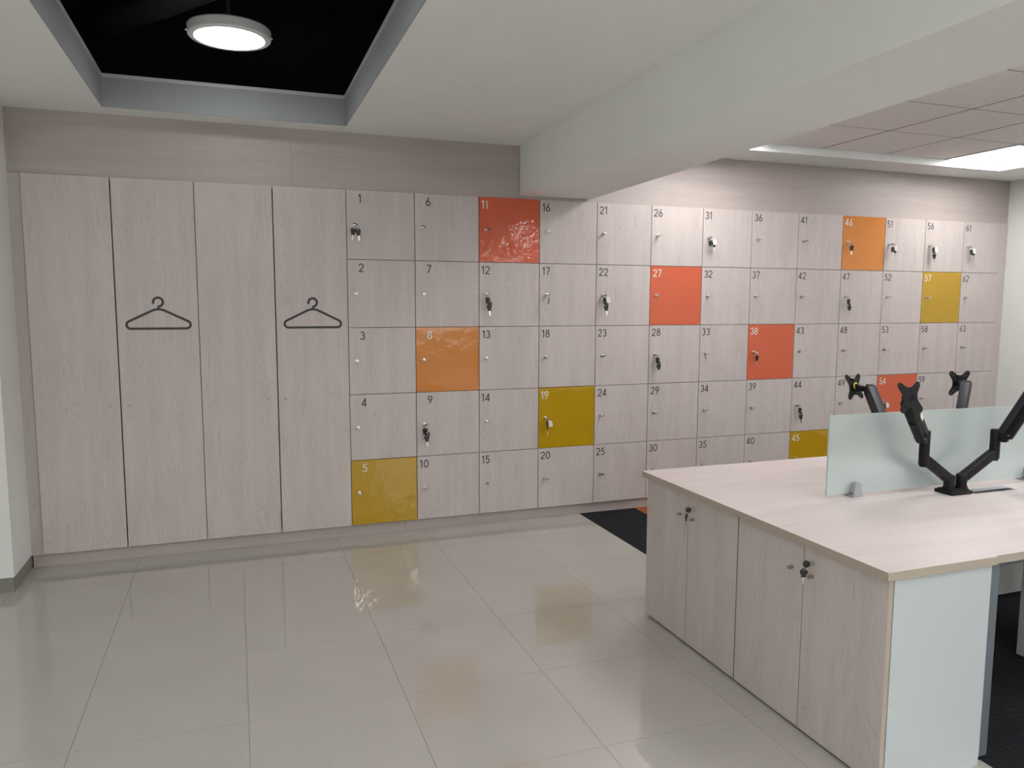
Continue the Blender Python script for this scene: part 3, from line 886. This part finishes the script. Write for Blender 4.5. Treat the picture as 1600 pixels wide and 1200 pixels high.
def dual_arm(label, base, flip, arms):
    """base plate at base; arms = per side dict of world points"""
    b = Vector(base)
    t = thing('monitor_arm', label, 'monitor arm', base, group='twin monitor arms')
    bm = bmesh.new()
    box(bm, -.062, .062, -.048, .048, 0, .016, bv=.006, seg=3)
    box(bm, -.052, .052, -.038, .038, .014, .022, bv=.004, seg=2)
    obj('base_plate', bm, 'arm', t)
    for A in arms:
        st, el, top_, tip, pl = [Vector(A[k]) - b for k in ('stub', 'elbow', 'top', 'tip', 'plate')]
        # lower link: foot, sloping box beam, upright tube in one casting
        bm = bmesh.new()
        cyl(bm, (st.x, st.y, .018), (st.x, st.y, .030), .026, n=28, bv=.003)
        cyl(bm, (st.x, st.y, .022), (st.x, st.y, st.z + .018), .0225, n=28, bv=.002)
        d = el - st
        fm = Matrix.Translation(st) @ frame_to(d)
        box(bm, -.012, d.length + .008, -.018, .018, -.021, .019, bv=.006, seg=3, mat=fm)
        box(bm, .02, d.length - .02, -.006, .006, .017, .0215, bv=.001, seg=1, mat=fm)
        cyl(bm, (el.x, el.y, el.z - .030), (el.x, el.y, top_.z), .0212, n=28, bv=.003)
        cyl(bm, (el.x, el.y, el.z - .038), (el.x, el.y, el.z - .028), .017, n=24, bv=.003)
        lo_ = obj('lower_arm', bm, 'arm', t)
        bm = bmesh.new(); cyl(bm, (top_.x, top_.y, top_.z), (top_.x, top_.y, top_.z + .002), .016, n=24); obj('joint_cap', bm, 'arm_cover', lo_)
        # upper sprung link
        d = tip - top_
        hd = Vector((d.x, d.y, 0)).normalized()
        root = top_ + hd * .034 + Vector((0, 0, -.022))
        bm = bmesh.new()      # hinge block turning on the tube
        fmh = Matrix.Translation(Vector((top_.x, top_.y, top_.z - .030))) @ frame_to(hd)
        box(bm, .012, .050, -.017, .017, -.022, .026, bv=.004, mat=fmh)
        cyl(bm, fmh @ Vector((.040, -.024, .010)), fmh @ Vector((.040, .024, .010)), .013, n=20)
        obj('hinge', bm, 'arm', t)
        d = tip - root
        fm = Matrix.Translation(root) @ frame_to(d)
        bm = bmesh.new()
        box(bm, -.006, d.length + .004, -.020, .020, -.030, .004, bv=.005, seg=2, mat=fm)
        box(bm, .0, d.length * .5, -.012, .012, -.036, -.026, bv=.003, seg=1, mat=fm)
        cyl(bm, fm @ Vector((.016, -.0205, -.022)), fm @ Vector((.016, .0205, -.022)), .006, n=12)
        ua = obj('upper_arm', bm, 'arm', t)
        bm = bmesh.new()
        box(bm, .004, d.length + .010, -.0245, .0245, -.004, .028, bv=.010, seg=4, mat=fm)
        obj('arm_cover', bm, 'arm_cover', ua)
        bm = bmesh.new(); q = fm @ Vector((.016, -.021, -.022)); q2 = fm @ Vector((.016, -.0235, -.022)); cyl(bm, q, q2, .004, n=12)
        q = fm @ Vector((.016, .021, -.022)); q2 = fm @ Vector((.016, .0235, -.022)); cyl(bm, q, q2, .004, n=12)
        obj('screw', bm, 'chrome', ua)
        if A.get('sticker'):
            bm = bmesh.new()
            s = A['sticker']
            prism(bm, [(.10, -.013), (.145, -.013), (.155, .004), (.145, .016), (.105, .016)], -.0003, .0003, mat=fm @ Matrix.Translation((0.03, s * .0249, .012)) @ Matrix.Scale(.75, 4))
            bmesh.ops.recalc_face_normals(bm, faces=bm.faces)
            obj('sticker', bm, 'white_ink', ua)
        # head: upright pin, tilt knuckle, plate
        bm = bmesh.new()
        cyl(bm, tip + Vector((0, 0, -.026)), tip + Vector((0, 0, .024)), .0185, n=24, bv=.002)
        dv = pl - tip
        fm = Matrix.Translation(tip) @ frame_to(Vector((dv.x, dv.y, 0)))
        ln = Vector((dv.x, dv.y, 0)).length
        box(bm, .010, ln * .62, -.011, .011, -.013, .013, bv=.003, mat=fm)
        cyl(bm, fm @ Vector((ln * .62, -.019, 0)), fm @ Vector((ln * .62, .019, 0)), .015, n=24, bv=.002)
        hd_ = obj('head_joint', bm, 'arm', t)
        nrm = Vector(A['normal']).normalized()
        zx = nrm; xx = Vector((0, 0, 1)).cross(zx).normalized(); yx = zx.cross(xx)
        pm = Matrix(((xx.x, yx.x, zx.x, pl.x), (xx.y, yx.y, zx.y, pl.y), (xx.z, yx.z, zx.z, pl.z), (0, 0, 0, 1)))
        po = add('mount_plate', PLATE, t); po.matrix_local = pm
        bm = bmesh.new(); q = fm @ Vector((ln * .62, 0, 0)); cyl(bm, q, pl - nrm * .0015, .016, n=24); box(bm, -.02, .02, .028, .040, -.012, -.001, bv=.002, seg=1, mat=pm)
        obj('tilt_bracket', bm, 'arm', hd_)
        if A.get('washer'):
            bm = bmesh.new(); c_ = pl - nrm * .010; torus(bm, c_, nrm, .0165, .0035, n=24, k=8); obj('washer', bm, 'yellow', hd_)
    return t
dual_arm('black twin monitor arm standing on the front desk before the glass', (2.278, -2.588, ZD), 1, [
    dict(stub=(2.250, -2.588, .800), elbow=(2.093, -2.588, .905), top=(2.093, -2.588, 1.026), tip=(1.895, -2.665, 1.178), plate=(1.842, -2.728, 1.196), normal=(.06, -1, .20), sticker=1),
    dict(stub=(2.322, -2.588, .800), elbow=(2.513, -2.588, .905), top=(2.513, -2.588, 1.008), tip=(2.556, -2.735, 1.228), plate=(2.565, -2.82, 1.24), normal=(-.05, -1, .05))])
dual_arm('black twin monitor arm standing behind the frosted glass screen', (2.280, -2.395, ZD), -1, [
    dict(stub=(2.250, -2.395, .800), elbow=(2.093, -2.395, .905), top=(2.093, -2.395, 1.020), tip=(2.158, -2.205, 1.160), plate=(2.140, -2.125, 1.166), normal=(-.25, 1, -.24), washer=1),
    dict(stub=(2.322, -2.395, .800), elbow=(2.513, -2.395, .905), top=(2.513, -2.395, 1.008), tip=(2.668, -2.30, 1.172), plate=(2.735, -2.205, 1.172), normal=(.12, 1, -.05))])
